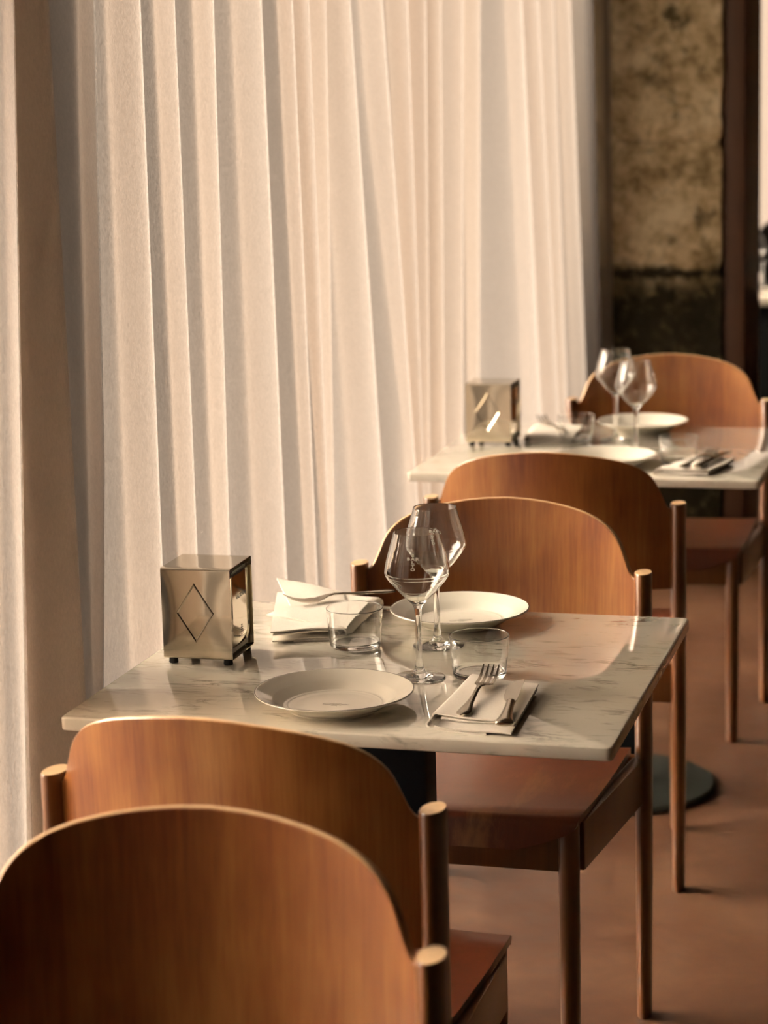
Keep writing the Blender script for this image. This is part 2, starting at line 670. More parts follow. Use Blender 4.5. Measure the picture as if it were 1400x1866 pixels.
def curtain(name, label, ridges, xr, start, end, amp=0.42, amax=.075, cols=22, ztop=ZC - .01, kmul=None):
    """one cloth sheet: ridges = y of every outward crest at heights 1.8 and 0.8; crests lie at x = xr(y, z)"""
    nz = 40
    verts, faces = [], []
    rnd = random.Random(len(ridges))
    ph = [rnd.uniform(.75, 1.2) for _ in ridges] + [1]
    sk = [rnd.uniform(.48, .72) for _ in ridges] + [1]
    nc = 0
    for iz in range(nz + 1):
        z = lerp(.012, ztop, iz / nz)
        t = (1.8 - z)
        t = max(-1.0, min(1.6, t))
        ys = [start] + [a + (b - a) * t for a, b in ridges] + [end]
        row = []
        for i in range(len(ys) - 1):
            ya, yb = ys[i], ys[i + 1]
            L = abs(yb - ya)
            A = min(amax, amp * L) * ph[i]
            if kmul:
                A *= kmul.get(i, 1)
            for c in range(cols):
                s = c / cols
                s2 = s ** sk[i]
                d = A * .5 * (1 - math.cos(2 * PI * s2))
                # small secondary ripple, differing with height
                d += .004 * math.sin(9 * s + 3 * i + 1.3 * z) * math.sin(PI * s)
                y = lerp(ya, yb, s)
                row.append((xr(y, z) - d, y, z))
        row.append((xr(end, z), end, z))
        nc = len(row)
        verts += row
    for iz in range(nz):
        for c in range(nc - 1):
            a = iz * nc + c
            faces.append((a, a + 1, a + nc + 1, a + nc))
    o = mesh_obj(name, verts, faces, CLOTH, None, 180)
    tag(o, label, 'curtain')
    return o


def xr_main(y, z):
    return interp([(-.2, -.11), (.05, -.10), (.24, -.016), (1.4, -.016), (1.85, -.04), (2.7, -.04), (3.2, -.03), (5, -.03)], y)


curtain('curtain', 'long pale pinkish pleated curtain beside the two set tables', [(.11, .05)] + RIDGES, xr_main, .0, 4.588, kmul={0: .6, 1: 1.2, 20: .8, 21: .6})
near_r = []
y = -1.7
rr = random.Random(3)
while y < -.42:
    near_r.append((y, y - rr.uniform(.0, .06)))
    y += rr.uniform(.14, .26)
near_r += [(-.16, -.26), (.02, -.085)]
curtain('curtain', 'bright curtain panel with a tan turned-in edge, beside the nearest chair backs', near_r, lambda y, z: interp([(-.5, -.02), (-.1, -.012), (.2, -.02)], y), -1.85, .135, kmul={len(near_r): .5})
nc_ = COL.objects['curtain.001']
hv, hf = [], []
rows = {}
for v in nc_.data.vertices:
    rows.setdefault(round(v.co.z, 4), []).append(v.co.copy())
rows = [sorted(r, key=lambda c: c.y)[-22:] for k, r in sorted(rows.items())]
for r in rows:
    hv += [(c.x - .004, c.y, c.z) for c in r]
for i in range(len(rows) - 1):
    for k in range(21):
        a = i * 22 + k
        hf.append((a, a + 1, a + 23, a + 22))
mesh_obj('hem', hv, hf, CLOTH, nc_, 180)
far_r = []
y = 5.6
while y < 12.2:
    far_r.append((y, y + rr.uniform(-.02, .05)))
    y += rr.uniform(.16, .34)
curtain('curtain', 'pale far curtain beyond the stone pillar and dark jamb', far_r, lambda y, z: -.04, 5.4, 12.4, cols=12)

# ------------------------------------------------------------------ tables
TH = .741


def table(name, label, loc, W=.767, D=.711):
    t = thing(name, label, 'table', loc)
    bm = bmesh.new()
    vs = add_box(bm, (0, 0, TH - .0195), (W, D, TH))
    ve = [e for e in bm.edges if abs(e.verts[0].co.z - e.verts[1].co.z) > .01]
    bmesh.ops.bevel(bm, geom=ve, offset=.010, segments=4, affect='EDGES', profile=.5)
    he = [e for e in bm.edges if abs(e.verts[0].co.z - e.verts[1].co.z) < .001 and len({round(f.normal.z) for f in e.link_faces}) > 1]
    bm.normal_update()
    he = [e for e in bm.edges if any(abs(f.normal.z) > .9 for f in e.link_faces) and any(abs(f.normal.z) < .1 for f in e.link_faces)]
    bmesh.ops.bevel(bm, geom=he, offset=.0035, segments=3, affect='EDGES', profile=.5)
    bm_obj('table_top', bm, MARBLE, t, 30)
    cx, cy_ = .435, .168
    box('mounting_plate', (.14, .06, TH - .0255), (W - .14, D - .06, TH - .0200), NAVY, t, .002)
    box('column', (cx - .085, cy_ - .03, .018), (cx + .048, cy_ + .03, TH - .026), NAVY, t, .006)
    bp_ = lathe('base_plate', [(0, 0), (.215, 0), (.22, .003), (.22, .009), (.214, .014), (.08, .019), (0, .019)], GREENBLACK, t, 64)
    bp_.location = (cx, cy_, 0)
    return t


T1 = table('marble_table', 'white veined marble table set for two, nearest the camera', (0, 0, 0))
T2 = table('marble_table', 'white marble table set for two, behind the first table', (-.025, 1.932, 0))

# ------------------------------------------------------------------ chairs
PW = .244        # half spacing of the rear posts
PH = .779


def make_chair(label, loc, rz):
    t = thing('wooden_chair', label, 'chair', loc, rz)
    # rear posts: oval rods from floor to above the seat, tops cut flat
    for s in (-1, 1):
        rings = []
        for z, k in ((0, .80), (.004, .86), (.25, .97), (.44, 1), (PH - .0025, 1), (PH, .94)):
            rings.append(oval(s * PW, 0, z, .0146 * k, .025 * k))
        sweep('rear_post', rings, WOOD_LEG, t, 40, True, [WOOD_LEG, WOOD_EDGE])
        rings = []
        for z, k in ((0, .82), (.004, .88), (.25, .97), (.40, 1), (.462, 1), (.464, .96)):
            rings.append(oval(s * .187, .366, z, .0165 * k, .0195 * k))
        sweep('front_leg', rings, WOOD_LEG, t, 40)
    # rails
    for s in (-1, 1):
        a = Vector((s * .199, .352, 0))
        b = Vector((s * .237, .008, 0))
        d = b - a
        ang = math.atan2(d.y, d.x)
        mt = Matrix.Translation((a + b) / 2) @ Matrix.Rotation(ang, 4, 'Z')
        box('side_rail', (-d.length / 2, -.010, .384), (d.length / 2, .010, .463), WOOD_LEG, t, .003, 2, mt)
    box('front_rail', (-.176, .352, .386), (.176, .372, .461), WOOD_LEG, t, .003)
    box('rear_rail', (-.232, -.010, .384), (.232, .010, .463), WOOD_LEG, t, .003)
    # seat: bent plywood with a waterfall front edge
    prof = []
    for i in range(9):
        y = lerp(.012, .376, i / 8)
        prof.append((y, .477 - .007 * math.sin(PI * i / 8), lerp(.224, .207, i / 8)))
    for i in range(1, 7):
        a = i / 6 * math.radians(82)
        prof.append((.376 + .013 * math.sin(a), .477 - .013 * (1 - math.cos(a)), .207 - .004 * i / 6))
    y0, z0 = prof[-1][0], prof[-1][1]
    for i in range(1, 9):
        u = i / 8
        prof.append((y0 + .006 * u, z0 - .040 * u, .203 - .095 * u ** 1.6))
    nx, th = 12, .011
    ny = len(prof)
    bm = bmesh.new()
    top, bot = [], []
    for i, (y, z, w) in enumerate(prof):
        p0, p1 = prof[max(i - 1, 0)], prof[min(i + 1, ny - 1)]
        tv = Vector((0, p1[0] - p0[0], p1[1] - p0[1])).normalized()
        nv = Vector((0, -tv.z, tv.y))
        r1, r2 = [], []
        for j in range(nx + 1):
            x = lerp(-w, w, j / nx)
            e = (2 * abs(j / nx - .5)) ** 4
            p = Vector((x, y, z + (.003 * e if i < 9 else 0)))
            r1.append(bm.verts.new(p))
            r2.append(bm.verts.new(p - nv * th))
        top.append(r1)
        bot.append(r2)
    for i in range(ny - 1):
        for j in range(nx):
            bm.faces.new((top[i][j], top[i][j + 1], top[i + 1][j + 1], top[i + 1][j]))
            bm.faces.new((bot[i][j], bot[i + 1][j], bot[i + 1][j + 1], bot[i][j + 1]))
        bm.faces.new((top[i][0], top[i + 1][0], bot[i + 1][0], bot[i][0]))
        bm.faces.new((top[i][nx], bot[i][nx], bot[i + 1][nx], top[i + 1][nx]))
    for j in range(nx):
        bm.faces.new((top[0][j], bot[0][j], bot[0][j + 1], top[0][j + 1]))
        bm.faces.new((top[-1][j], top[-1][j + 1], bot[-1][j + 1], bot[-1][j]))
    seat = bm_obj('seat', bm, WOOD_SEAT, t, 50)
    md = seat.modifiers.new('rounding', 'BEVEL')
    md.width = .0025
    md.segments = 2
    md.limit_method = 'ANGLE'
    md.angle_limit = math.radians(50)
    # backrest: one arched plywood sheet bent between the posts
    out = [(0, .106), (.15, .1045), (.3, .101), (.45, .0955), (.58, .0885), (.68, .080), (.76, .0695), (.82, .057), (.86, .044), (.89, .028), (.915, .010), (.935, -.002), (.955, -.010), (1, -.012)]
    nx, nt_ = 72, 12
    th = .0095
    sag = .062
    front, back = [], []
    bm = bmesh.new()

    def cpt(s):
        """plan of the bend; s from -1 to 1"""
        x = s * .236
        y = -sag * (1 - abs(s) ** 2.1)
        return Vector((x, y, 0))

    svals = []
    for i in range(nx + 1):
        u = i / nx * 2 - 1
        svals.append(math.copysign(1 - (1 - abs(u)) ** 1.35, u) if abs(u) < 1 else u)
    for s in svals:
        p = cpt(s)
        d = (cpt(min(s + .01, 1)) - cpt(max(s - .01, -1))).normalized()
        nv = Vector((-d.y, d.x, 0))
        ztop = PH + smoothtab(out, abs(s))
        zbot = .612
        f, b = [], []
        for k in range(nt_ + 1):
            q = k / nt_
            z = lerp(zbot, ztop, q)
            lean = -.012 * max(0, (z - .612) / .27) * (1 - abs(s) ** 4)
            pp = Vector((p.x, p.y + lean, z))
            f.append(bm.verts.new(pp + nv * th / 2))
            b.append(bm.verts.new(pp - nv * th / 2))
        front.append(f)
        back.append(b)
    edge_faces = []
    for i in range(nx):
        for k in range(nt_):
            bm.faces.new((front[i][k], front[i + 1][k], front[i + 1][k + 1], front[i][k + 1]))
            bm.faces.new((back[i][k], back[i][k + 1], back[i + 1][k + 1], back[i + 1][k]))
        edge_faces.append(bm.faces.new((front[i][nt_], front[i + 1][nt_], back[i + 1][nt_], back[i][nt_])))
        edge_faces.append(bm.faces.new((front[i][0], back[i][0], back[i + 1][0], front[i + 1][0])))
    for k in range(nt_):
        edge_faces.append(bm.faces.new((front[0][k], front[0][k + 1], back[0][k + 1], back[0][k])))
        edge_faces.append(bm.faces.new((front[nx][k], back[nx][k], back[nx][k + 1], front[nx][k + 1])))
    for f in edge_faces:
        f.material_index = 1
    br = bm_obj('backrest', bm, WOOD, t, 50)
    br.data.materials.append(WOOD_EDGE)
    md = br.modifiers.new('rounding', 'BEVEL')
    md.width = .002
    md.segments = 2
    md.limit_method = 'ANGLE'
    md.angle_limit = math.radians(55)
    return t


G = 'plywood chairs with round posts'
cB = make_chair('brown plywood chair with its back to us at the near side of the first table', (.387, -.36, 0), math.radians(-6))
cA = dup(cB, (.491, -.803, 0), PI, 'nearest brown plywood chair, facing us, cut off by the lower edge of the photo')
cC = dup(cB, (.425, .859, 0), PI, 'brown plywood chair facing us across the first marble table, seat showing under it')
cD = dup(cB, (.395, 1.469, 0), 0, 'dark brown plywood chair between the two tables, its back to us')
cE = dup(cB, (.414, 2.844, 0), PI + math.radians(3), 'orange brown plywood chair facing us behind the far table, in front of the stone pillar')
for c in (cA, cB, cC, cD, cE):
    c['group'] = G

# ------------------------------------------------------------------ tableware
def plate(label, loc):
    t = thing('dinner_plate', label, 'plate', loc)
    prof = [(0, .0022), (.058, .0022), (.060, 0), (.064, 0), (.066, .0025), (.074, .0065), (.092, .0155), (.1095, .0238), (.1105, .0248), (.1098, .0260), (.108, .0260),
            (.098, .0212), (.086, .0155), (.077, .0096), (.071, .0060), (.0675, .0050), (.0655, .0058), (.0635, .0049), (.055, .0042), (0, .0040)]
    lathe('dish', prof, PORCELAIN, t, 96, 40)
    lathe('rim_line', [(.1088, .02612), (.1098, .02616), (.1101, .02582), (.1098, .02598), (.1088, .02590)], RIMLINE, t, 96, 40, True)
    bm = bmesh.new()
    strokes = [[(-.017, .001), (-.012, .004), (-.007, .003), (-.006, -.001), (-.010, -.003), (-.016, -.002)],
               [(-.006, .001), (.000, .005), (.007, .004), (.012, .001)], [(-.004, -.001), (.003, .001), (.009, -.001), (.013, -.0015)],
               [(.011, .002), (.016, .003), (.020, .001), (.014, -.001)], [(-.003, -.006), (.003, -.005), (.005, -.007)], [(.002, -.003), (.006, -.002), (.010, -.004)]]
    for st in strokes:
        for a, b in zip(st[:-1], st[1:]):
            d = Vector((b[0] - a[0], b[1] - a[1]))
            n = Vector((-d.y, d.x)).normalized() * .0007
            e = d.normalized() * .0003
            q = [(a[0] - n.x - e.x, a[1] - n.y - e.y), (b[0] - n.x + e.x, b[1] - n.y + e.y), (b[0] + n.x + e.x, b[1] + n.y + e.y), (a[0] + n.x - e.x, a[1] + n.y - e.y)]
            lo = [bm.verts.new((x, y, .0039)) for x, y in q]
            hi = [bm.verts.new((x, y, .00425)) for x, y in q]
            bm.faces.new(hi)
            bm.faces.new(lo[::-1])
            for k in range(4):
                bm.faces.new((lo[k], lo[(k + 1) % 4], hi[(k + 1) % 4], hi[k]))
    bm_obj('emblem', bm, EMBLEM, t, 0)
    return t


p1 = plate('white plate with thin dark rim at the near side of the first table', (.360, .118, TH))
p2 = dup(p1, (.416, .618, TH), .4, 'white rimmed plate behind the wine glasses at the far side of the first table')
p3 = dup(p1, (.392, 2.08, TH), .2, 'plate on the far table half hidden by the dark chair back')
p4 = dup(p1, (.392, 2.575, TH), 1.0, 'plate at the far side of the far table, in front of the orange chair back')
for p in (p1, p2, p3, p4):
    p['group'] = 'white plates laid on the tables'

GL_OUT = [(0, 0), (.0365, 0), (.0372, .0008), (.0365, .0018), (.020, .0040), (.010, .0085), (.0062, .0150), (.0048, .028), (.0045, .060), (.0047, .092), (.0056, .103), (.0085, .109),
          (.0160, .1165), (.0290, .1300), (.0400, .1430), (.0455, .1508), (.0470, .1555), (.0465, .161), (.0440, .173), (.0400, .188), (.0350, .205), (.0327, .2140)]


def glass_r(z):
    tab = [(zz, rr_) for rr_, zz in GL_OUT[11:]]
    return interp(tab, z)


def wine_glass(label, loc, rz):
    t = thing('wine_glass', label, 'wine glass', loc, rz)
    inner = []
    for (r, z) in reversed(GL_OUT[12:]):
        inner.append((r - .0011, z + (.0004 if z < .16 else 0)))
    prof = GL_OUT + [(.0324, .2147), (.0318, .2145)] + inner[1:] + [(.006, .1118), (0, .1105)]
    # resample the bowl smoothly
    lathe('glass', prof, GLASS, t, 72, 60)
    verts, faces = [], []
    for ch, col_, row in (('S', 0, 2), ('B', -1, 1), ('A', 0, 1), ('R', 1, 1), ('L', 0, 0), ('T', 0, -1), ('O', 0, -2)):
        vs, fs = text_verts(ch, .0052, .00034)
        k = len(verts)
        for v in vs:
            x = v.x * 1.45 + col_ * .0062
            z = .1785 + row * .0048 + v.y
            r = glass_r(z) + .00025
            a = x / r
            verts.append((r * math.sin(a), -r * math.cos(a), z))
        faces += [tuple(i + k for i in f) for f in fs]
    mesh_obj('lettering', verts, faces, ETCH, t, 0)
    return t


def faceangle(x, y, off=0.0):
    return math.atan2(1.247 - x, -(-2.7236 - y)) + off


w1 = wine_glass('wine glass standing nearest on the first table, behind the front plate', (.437, .286, TH + .0006), faceangle(.437, .286, -.14))
w2 = dup(w1, (.417, .470, TH + .0006), faceangle(.417, .47, .0), 'wine glass standing behind the nearest one, by the far plate of the first table')
w3 = dup(w1, (.436, 2.214, TH + .0006), 1.6, 'wine glass on the far table, the right one overlapping its twin')
w4 = dup(w1, (.354, 2.42, TH + .0006), 2.2, 'wine glass on the far table, the left one against the curtain end')
for w in (w1, w2, w3, w4):
    w['group'] = 'stemmed wine glasses'


def tumbler(label, loc):
    t = thing('water_tumbler', label, 'glass', loc)
    prof = [(0, .0005), (.034, .0), (.0375, .0012), (.0388, .004), (.0410, .030), (.0435, .0590), (.0437, .0602), (.0430, .0610), (.0422, .0604),
            (.0396, .030), (.0372, .0098), (.0350, .0072), (.028, .0064), (0, .0062)]
    lathe('glass', prof, GLASS, t, 72, 50)
    return t


g1 = tumbler('low clear tumbler behind the fork and knife of the near setting', (.520, .311, TH + .0006))
g2 = dup(g1, (.294, .445, TH + .0006), 0, 'low clear tumbler in front of the folded napkin near the curtain')
g3 = dup(g1, (.546, 2.118, TH + .0006), 0, 'low tumbler on the far table beside the right-hand napkin')
g4 = dup(g1, (.265, 2.395, TH + .0006), 0, 'low tumbler on the far table between dispenser and plate')
for g in (g1, g2, g3, g4):
    g['group'] = 'low glass tumblers'


# napkins: cloth folded over in layers, closed fold on one side
def napkin(label, corners, flips=False, slant=.0, z0=TH, seed=1, lift=0.0, cat='napkin', thick=.013, flaps=()):
    """corners: front-left, front-right, back-right, back-left (world xy); fold on the left"""
    fl, fr, brr, bl = [Vector(c) for c in corners]
    base = (fl + fr + brr + bl) / 4
    ribbons = [
        [(.70, .0013), (.35, .0013), (.03, .0013), (-.005, thick * .25), (-.012, thick * .5), (-.005, thick * .8), (.03, thick), (.35, thick + .0006), (.7, thick), (1.0, thick - .0006)],
        [(.98, .0045), (.6, .0045), (.12, .0045), (.095, thick * .5), (.12, thick - .0042), (.6, thick - .0040), (.97, thick - .0042)],
    ]
    rnd = random.Random(seed)
    bm = bmesh.new()
    nl = 14
    for ri, rb in enumerate(ribbons):
        pts = []
        for (s0, z_0), (s1, z_1) in zip(rb[:-1], rb[1:]):
            for q in range(3):
                pts.append((lerp(s0, s1, q / 3), lerp(z_0, z_1, q / 3)))
        pts.append(rb[-1])
        n = len(pts)
        th = .0011
        ga, gb = [], []
        for j in range(nl + 1):
            v = j / nl
            ra, rb_ = [], []
            for i, (s, z) in enumerate(pts):
                p0, p1 = pts[max(i - 1, 0)], pts[min(i + 1, n - 1)]
                dx, dz = (p1[0] - p0[0]) * .13, p1[1] - p0[1]
                ln = math.hypot(dx, dz) or 1
                nxn, nzn = -dz / ln, dx / ln
                u = s + nxn * 0
                # lower layer pokes out further at the front, upper layer is set back
                vv = v + (slant * (1 - v) * (1 if z > thick * .5 else -0.35)) + .012 * math.sin(5 * s + seed + ri)
                xy = fl.lerp(fr, u).lerp(bl.lerp(brr, u), vv)
                zz = z + lift * (v ** 2) * max(0, .5 - s) + .0008 * math.sin(7 * s + 5 * v + seed)
                off = Vector((fr - fl)).normalized() * nxn * th
                ra.append(bm.verts.new((xy.x - base.x + off.x, xy.y - base.y + off.y, zz + nzn * th)))
                rb_.append(bm.verts.new((xy.x - base.x - off.x, xy.y - base.y - off.y, max(.0003, zz - nzn * th))))
            ga.append(ra)
            gb.append(rb_)
        for j in range(nl):
            for i in range(n - 1):
                bm.faces.new((ga[j][i], ga[j][i + 1], ga[j + 1][i + 1], ga[j + 1][i]))
                bm.faces.new((gb[j][i], gb[j + 1][i], gb[j + 1][i + 1], gb[j][i + 1]))
            bm.faces.new((ga[j][0], ga[j + 1][0], gb[j + 1][0], gb[j][0]))
            bm.faces.new((ga[j][-1], gb[j][-1], gb[j + 1][-1], ga[j + 1][-1]))
        for i in range(n - 1):
            bm.faces.new((ga[0][i], gb[0][i], gb[0][i + 1], ga[0][i + 1]))
            bm.faces.new((ga[-1][i], ga[-1][i + 1], gb[-1][i + 1], gb[-1][i]))
    for fi, q in enumerate(flaps):
        n = 8
        a, b, c, d = [Vector(v) for v in q]
        for v in (a, b, c, d):
            v.x -= base.x
            v.y -= base.y
        g1, g2 = [], []
        for i in range(n + 1):
            r1, r2 = [], []
            for j in range(n + 1):
                u, w = i / n, j / n
                p = a.lerp(b, u).lerp(d.lerp(c, u), w)
                p.z += .0035 * math.sin(PI * u) * math.sin(PI * w) + .0012 * math.sin(6 * u + 4 * w + fi)
                r1.append(bm.verts.new(p))
                r2.append(bm.verts.new(p - Vector((0, 0, .0022))))
            g1.append(r1)
            g2.append(r2)
        for i in range(n):
            for j in range(n):
                bm.faces.new((g1[i][j], g1[i + 1][j], g1[i + 1][j + 1], g1[i][j + 1]))
                bm.faces.new((g2[i][j], g2[i][j + 1], g2[i + 1][j + 1], g2[i + 1][j]))
            for k in (0, n):
                bm.faces.new((g1[i][k], g1[i + 1][k], g2[i + 1][k], g2[i][k]))
                bm.faces.new((g1[k][i], g1[k][i + 1], g2[k][i + 1], g2[k][i]))
    o = bm_obj('folded_napkin', bm, NAPKIN, None, 60)
    o.location = (base.x, base.y, z0)
    tag(o, label, cat, 'folded cloth napkins')
    return o


napkin('white napkin folded under the near fork and knife', [(.512, .046), (.632, .026), (.622, .236), (.516, .270)], slant=.10, seed=2, thick=.0125)
napkin('rumpled white napkin under a fork, between dispenser and tumbler', [(.268, .480), (.160, .440), (.085, .700), (.268, .690)], seed=5, thick=.019,
       flaps=[[(.122, .532, .022), (.270, .480, .0215), (.262, .640, .024), (.150, .640, .021)], [(.140, .600, .021), (.235, .600, .0215), (.200, .700, .024), (.080, .715, .040)]])
napkin('white napkin under cutlery at the near right of the far table', [(.515, 1.962), (.632, 1.966), (.668, 2.135), (.572, 2.150)], slant=.05, seed=8)
napkin('white napkin beside the far dispenser, fork on it', [(.145, 2.375), (.262, 2.37), (.25, 2.56), (.13, 2.57)], seed=11)


# cutlery, built along +Y from the handle end
def fork(label, loc, rz, tilt=0.0):
    t = thing('fork', label, 'fork', loc, rz)
    t.rotation_euler = (tilt, 0, rz)
    prof = [(0, .0015, .004, .0012), (.003, .0016, .0085, .0018), (.012, .0018, .0100, .0021), (.026, .0022, .0085, .0021), (.045, .0030, .0058, .0020), (.070, .0048, .0040, .0020), (.092, .0072, .0033, .0020),
            (.108, .0082, .0036, .0018), (.120, .0070, .0070, .0014), (.128, .0048, .0110, .0012), (.136, .0030, .0125, .0012), (.142, .0024, .0125, .0011)]
    rings = []
    for (y, z, w, h) in prof:
        rings.append([(w * math.cos(2 * PI * k / 16), y, z + .0012 + h * math.sin(2 * PI * k / 16)) for k in range(16)])
    sweep('handle', rings, CUTLERY, t, 60)
    bm = bmesh.new()
    for k in range(4):
        x = (k - 1.5) * .0073
        rr_ = []
        for (y, z, w) in ((.1395, .0024, .0022), (.155, .0024, .0019), (.170, .0052, .0017), (.182, .0098, .0014), (.191, .0148, .0007)):
            rr_.append([bm.verts.new((x + a * w, y, z + .0012 + b * .0010)) for a, b in ((-1, -1), (1, -1), (1, 1), (-1, 1))])
        for a, b in zip(rr_[:-1], rr_[1:]):
            for q in range(4):
                bm.faces.new((a[q], a[(q + 1) % 4], b[(q + 1) % 4], b[q]))
        bm.faces.new(rr_[0])
        bm.faces.new(rr_[-1])
    bm_obj('tines', bm, CUTLERY, t, 40)
    return t


def knife(label, loc, rz, tilt=0.0):
    t = thing('table_knife', label, 'knife', loc, rz)
    t.rotation_euler = (tilt, 0, rz)
    prof = [(0, .008, .003), (.002, .0120, .0044), (.008, .0128, .0052), (.018, .0104, .0050), (.040, .0078, .0046), (.070, .0066, .0044), (.092, .0060, .0042), (.097, .0068, .0046), (.101, .0060, .0040), (.104, .0045, .0024)]
    rings = [[(w * math.cos(2 * PI * k / 16), y, .0048 + h * math.sin(2 * PI * k / 16)) for k in range(16)] for (y, w, h) in prof]
    sweep('handle', rings, CUTLERY, t, 60)
    lo = [(.100, -.006), (.108, -.0095), (.125, -.0115), (.150, -.012), (.175, -.0105), (.190, -.006), (.199, .0035), (.203, .0085), (.200, .0098), (.150, .0088), (.108, .0078), (.100, .006)]
    bm = bmesh.new()
    a = [bm.verts.new((x, y, .0042)) for y, x in lo]
    b = [bm.verts.new((x, y, .0058)) for y, x in lo]
    bm.faces.new(a[::-1])
    bm.faces.new(b)
    for k in range(len(lo)):
        k2 = (k + 1) % len(lo)
        bm.faces.new((a[k], a[k2], b[k2], b[k]))
    bm_obj('blade', bm, CUTLERY, t, 30)
    return t


NZ = TH + .0155
f1 = fork('steel fork lying on the napkin of the near setting', (.556, .056, NZ - .001), math.radians(1), math.radians(1.5))
k1 = knife('steel knife lying on the napkin of the near setting', (.621, .018, NZ - .001), math.radians(7), math.radians(1.0))
f2 = dup(f1, (.288, .700, TH + .0265), math.radians(129), 'steel fork on the rumpled napkin, tines pointing at the dispenser')
f2.rotation_euler = (0, 0, math.radians(129))
f3 = dup(f1, (.572, 1.975, NZ), math.radians(-14), 'fork on the right-hand napkin of the far table')
k3 = dup(k1, (.605, 1.975, NZ), math.radians(-12), 'knife on the right-hand napkin of the far table')
f4 = dup(f1, (.23, 2.42, NZ), math.radians(28), 'fork beside the far napkin dispenser')
for f in (f1, f2, f3, f4):
    f['group'] = 'steel forks'
for k in (k1, k3):
    k['group'] = 'steel knives'


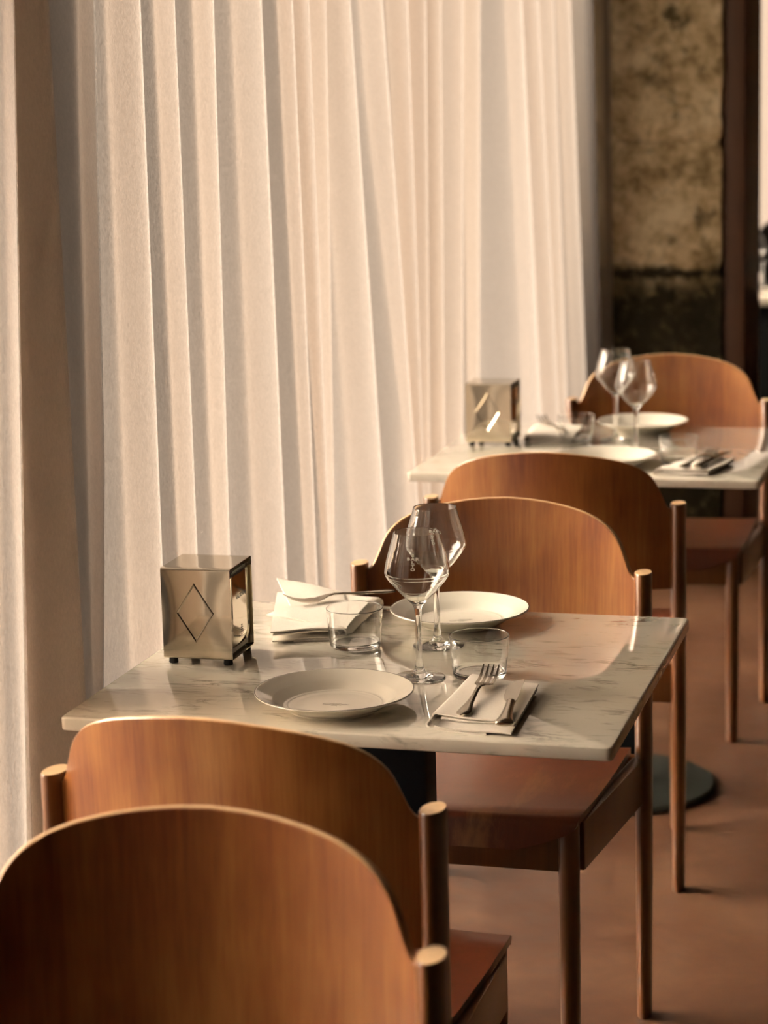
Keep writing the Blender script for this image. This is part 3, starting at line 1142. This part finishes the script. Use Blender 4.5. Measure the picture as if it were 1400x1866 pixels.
# napkin dispensers
def dispenser(label, loc, rz):
    t = thing('napkin_dispenser', label, 'napkin dispenser', loc, rz)
    W, D, Z0, Z1 = .108, .104, .008, .146
    # steel wrap: front, top, back and bottom in one bent sheet, slightly domed front and back
    bm = bmesh.new()
    n = 16
    ring = []
    r = .004
    prof = []
    for (cy_, cz, a0) in ((D - r, Z1 - r, 0), (r, Z1 - r, 90), (r, Z0 + r, 180), (D - r, Z0 + r, 270)):
        for q in range(5):
            a = math.radians(a0 + 90 * q / 4)
            prof.append((cy_ + r * math.cos(a), cz + r * math.sin(a)))
    # subdivide the flat sides so that they can bulge
    pts = []
    for (a, b) in zip(prof, prof[1:] + prof[:1]):
        L = math.hypot(b[0] - a[0], b[1] - a[1])
        m_ = max(1, int(L / .01))
        for q in range(m_):
            pts.append((lerp(a[0], b[0], q / m_), lerp(a[1], b[1], q / m_)))
    th = .0012
    cyc, czc = D / 2, (Z0 + Z1) / 2
    nx = 12
    outer, inner = [], []
    for i in range(nx + 1):
        x = W * i / nx
        bx = 4 * (i / nx) * (1 - i / nx)
        ro, ri = [], []
        for (y, z) in pts:
            bz = max(0, 1 - ((z - czc) / (Z1 - Z0) * 2) ** 2)
            if y < .0008:
                y -= .0016 * bx * bz
            elif y > D - .0008:
                y += .0016 * bx * bz
            ro.append(bm.verts.new((x, y, z)))
            k = 1 - 2 * th / D
            kz = 1 - 2 * th / (Z1 - Z0)
            ri.append(bm.verts.new((x, cyc + (y - cyc) * k, czc + (z - czc) * kz)))
        outer.append(ro)
        inner.append(ri)
    m_ = len(pts)
    for i in range(nx):
        for q in range(m_):
            q2 = (q + 1) % m_
            bm.faces.new((outer[i][q], outer[i][q2], outer[i + 1][q2], outer[i + 1][q]))
            bm.faces.new((inner[i][q], inner[i + 1][q], inner[i + 1][q2], inner[i][q2]))
    for q in range(m_):
        q2 = (q + 1) % m_
        bm.faces.new((outer[0][q], inner[0][q], inner[0][q2], outer[0][q2]))
        bm.faces.new((outer[nx][q], outer[nx][q2], inner[nx][q2], inner[nx][q]))
    body = bm_obj('body', bm, STEEL, t, 30)
    # raised diamonds on front and back
    for s, y in ((-1, -.0012), (1, D + .0012)):
        bm = bmesh.new()
        c = (W * .485, .079)
        outl = [(c[0], c[1] + .046), (c[0] + .030, c[1]), (c[0], c[1] - .046), (c[0] - .030, c[1])]
        inn = [(c[0], c[1] + .0405), (c[0] + .0262, c[1]), (c[0], c[1] - .0405), (c[0] - .0262, c[1])]
        mid = [(c[0], c[1] + .0435), (c[0] + .0283, c[1]), (c[0], c[1] - .0435), (c[0] - .0283, c[1])]
        vo = [bm.verts.new((x, y - s * .0006, z)) for x, z in outl]
        vm = [bm.verts.new((x, y + s * .0014, z)) for x, z in mid]
        vi = [bm.verts.new((x, y + s * .0003, z)) for x, z in inn]
        ce = bm.verts.new((c[0], y + s * .0012, c[1]))
        for k in range(4):
            k2 = (k + 1) % 4
            bm.faces.new((vo[k], vo[k2], vm[k2], vm[k]))
            bm.faces.new((vm[k], vm[k2], vi[k2], vi[k]))
            bm.faces.new((vi[k], vi[k2], ce))
        bm_obj('diamond_emboss', bm, STEEL, t, 20)
    # sprung face plates in the two open sides
    for s in (0, 1):
        x = W - .004 if s else .004
        sg = 1 if s else -1
        bm = bmesh.new()
        sec = [(.004, -.004), (.006, 0), (.012, .0015), (.016, -.001), (.018, -.001), (.020, .0006), (D / 2, .0018), (D - .020, .0006), (D - .018, -.001), (D - .016, -.001), (D - .012, .0015), (D - .006, 0), (D - .004, -.004)]
        g_ = []
        zz = [.020, .024, .030, .040, .070, .100, .124, .130]
        for z in zz:
            e = .004 * max(0, (.034 - z) / .014)
            g_.append([(bm.verts.new((x + sg * (d - e), y, z)), bm.verts.new((x + sg * (d - e - .001), y, z))) for y, d in sec])
        for i in range(len(zz) - 1):
            for k in range(len(sec) - 1):
                a, b, c, d = g_[i][k], g_[i][k + 1], g_[i + 1][k + 1], g_[i + 1][k]
                bm.faces.new((a[0], b[0], c[0], d[0]))
                bm.faces.new((a[1], d[1], c[1], b[1]))
            for k in (0, len(sec) - 1):
                a, d = g_[i][k], g_[i + 1][k]
                bm.faces.new((a[0], d[0], d[1], a[1]))
        for k in range(len(sec) - 1):
            for row in (g_[0], g_[-1]):
                a, b = row[k], row[k + 1]
                bm.faces.new((a[0], b[0], b[1], a[1]))
        fp = bm_obj('face_plate', bm, STEEL, t, 35)
        # finger tab folded out at the top of the plate
        bm = bmesh.new()
        q = [(.018, .131, 0), (D - .018, .131, 0), (D - .022, .139, .004), (.022, .139, .004)]
        for dx in (0, -.0012):
            pass
        a = [bm.verts.new((x + sg * (d - .002), y, z)) for y, z, d in q]
        b = [bm.verts.new((x + sg * (d - .0035), y, z - .0008)) for y, z, d in q]
        bm.faces.new(a)
        bm.faces.new(b[::-1])
        for k in range(4):
            bm.faces.new((a[k], a[(k + 1) % 4], b[(k + 1) % 4], b[k]))
        bm_obj('finger_tab', bm, RUBBER, fp, 0)
        if s:
            verts, faces = [], []
            vs, fs = text_verts('SALTO BAR', .0082, .0002)
            for v in vs:
                verts.append((x + sg * .0021, D / 2 + .006 + v.x * 1.0, .096 + v.y))
            faces += fs
            mesh_obj('lettering', verts, faces, PRINT, fp, 0)
            verts, faces = [], []
            # a small block of illegible lines in the lower part
            for (row, w, o) in ((0, .007, 0), (1, .010, 0), (2, .011, 0), (3, .019, 0), (4, .010, 0), (5, .013, 0)):
                zc = .049 - row * .0034
                nb = max(2, int(w / .0028))
                for q_ in range(nb):
                    ya = D / 2 - w / 2 + w * q_ / nb
                    k = len(verts)
                    for (yy, z_) in ((ya, zc), (ya + .0020, zc), (ya + .0020, zc + .0019), (ya, zc + .0019)):
                        verts.append((x + sg * .0021, yy + .004, z_))
                    faces.append((k, k + 1, k + 2, k + 3))
            mesh_obj('small_print', verts, faces, PRINT, fp, 0)['kind'] = 'stuff'
    bm = bmesh.new()
    add_box(bm, (.006, .006, Z0 + .004), (W - .007, D - .006, Z1 - .012), .002)
    bm_obj('napkin_stack', bm, NAPKIN, t)
    for (x, y) in ((.012, .009), (W - .010, .009), (.012, D - .009), (W - .010, D - .009)):
        f = lathe('foot', [(0, 0), (.0062, 0), (.0072, .001), (.0066, .0075), (.006, .0095), (0, .0095)], RUBBER, t, 20)
        f.location = (x, y, 0)
    return t


d1 = dispenser('polished steel napkin dispenser with raised diamond on the first table, by the curtain', (.039, .299, TH), math.radians(1))
d2 = dup(d1, (.020, 2.305, TH), math.radians(0), 'steel napkin dispenser on the far table, by the curtain', )
for d in (d1, d2):
    d['group'] = 'steel napkin dispensers'

# ------------------------------------------------------------------ beyond the pillar
sb = thing('service_counter', 'black service counter with pale marble top beyond the dark jamb', 'counter', (.08, 5.75, 0))
box('cabinet', (0.02, 0.03, 0), (1.2, .62, TH - .028), BLACK, sb, .004)
box('counter_top', (0, 0, TH - .028), (1.22, .65, TH), MARBLE, sb, .004)
w5 = dup(w1, (.272, 6.05, TH + .0006), 0, 'blurred wine glass on the black counter beyond the jamb')
p5 = dup(p1, (.42, 5.88, TH), 0, 'blurred plate on the black counter beyond the jamb')


def black_chair(label, loc, rz):
    c = dup(cB, loc, rz, label, 'black chairs beyond the jamb')
    for ch in c.children:
        ch.data = ch.data.copy()
        for i in range(len(ch.data.materials)):
            ch.data.materials[i] = WOOD_BLACK
    return c


black_chair('black chair back behind the service counter, at the photo edge', (.46, 6.95, 0), PI)
black_chair('black chair post against the far curtain, just past the jamb', (.25, 8.3, 0), PI)
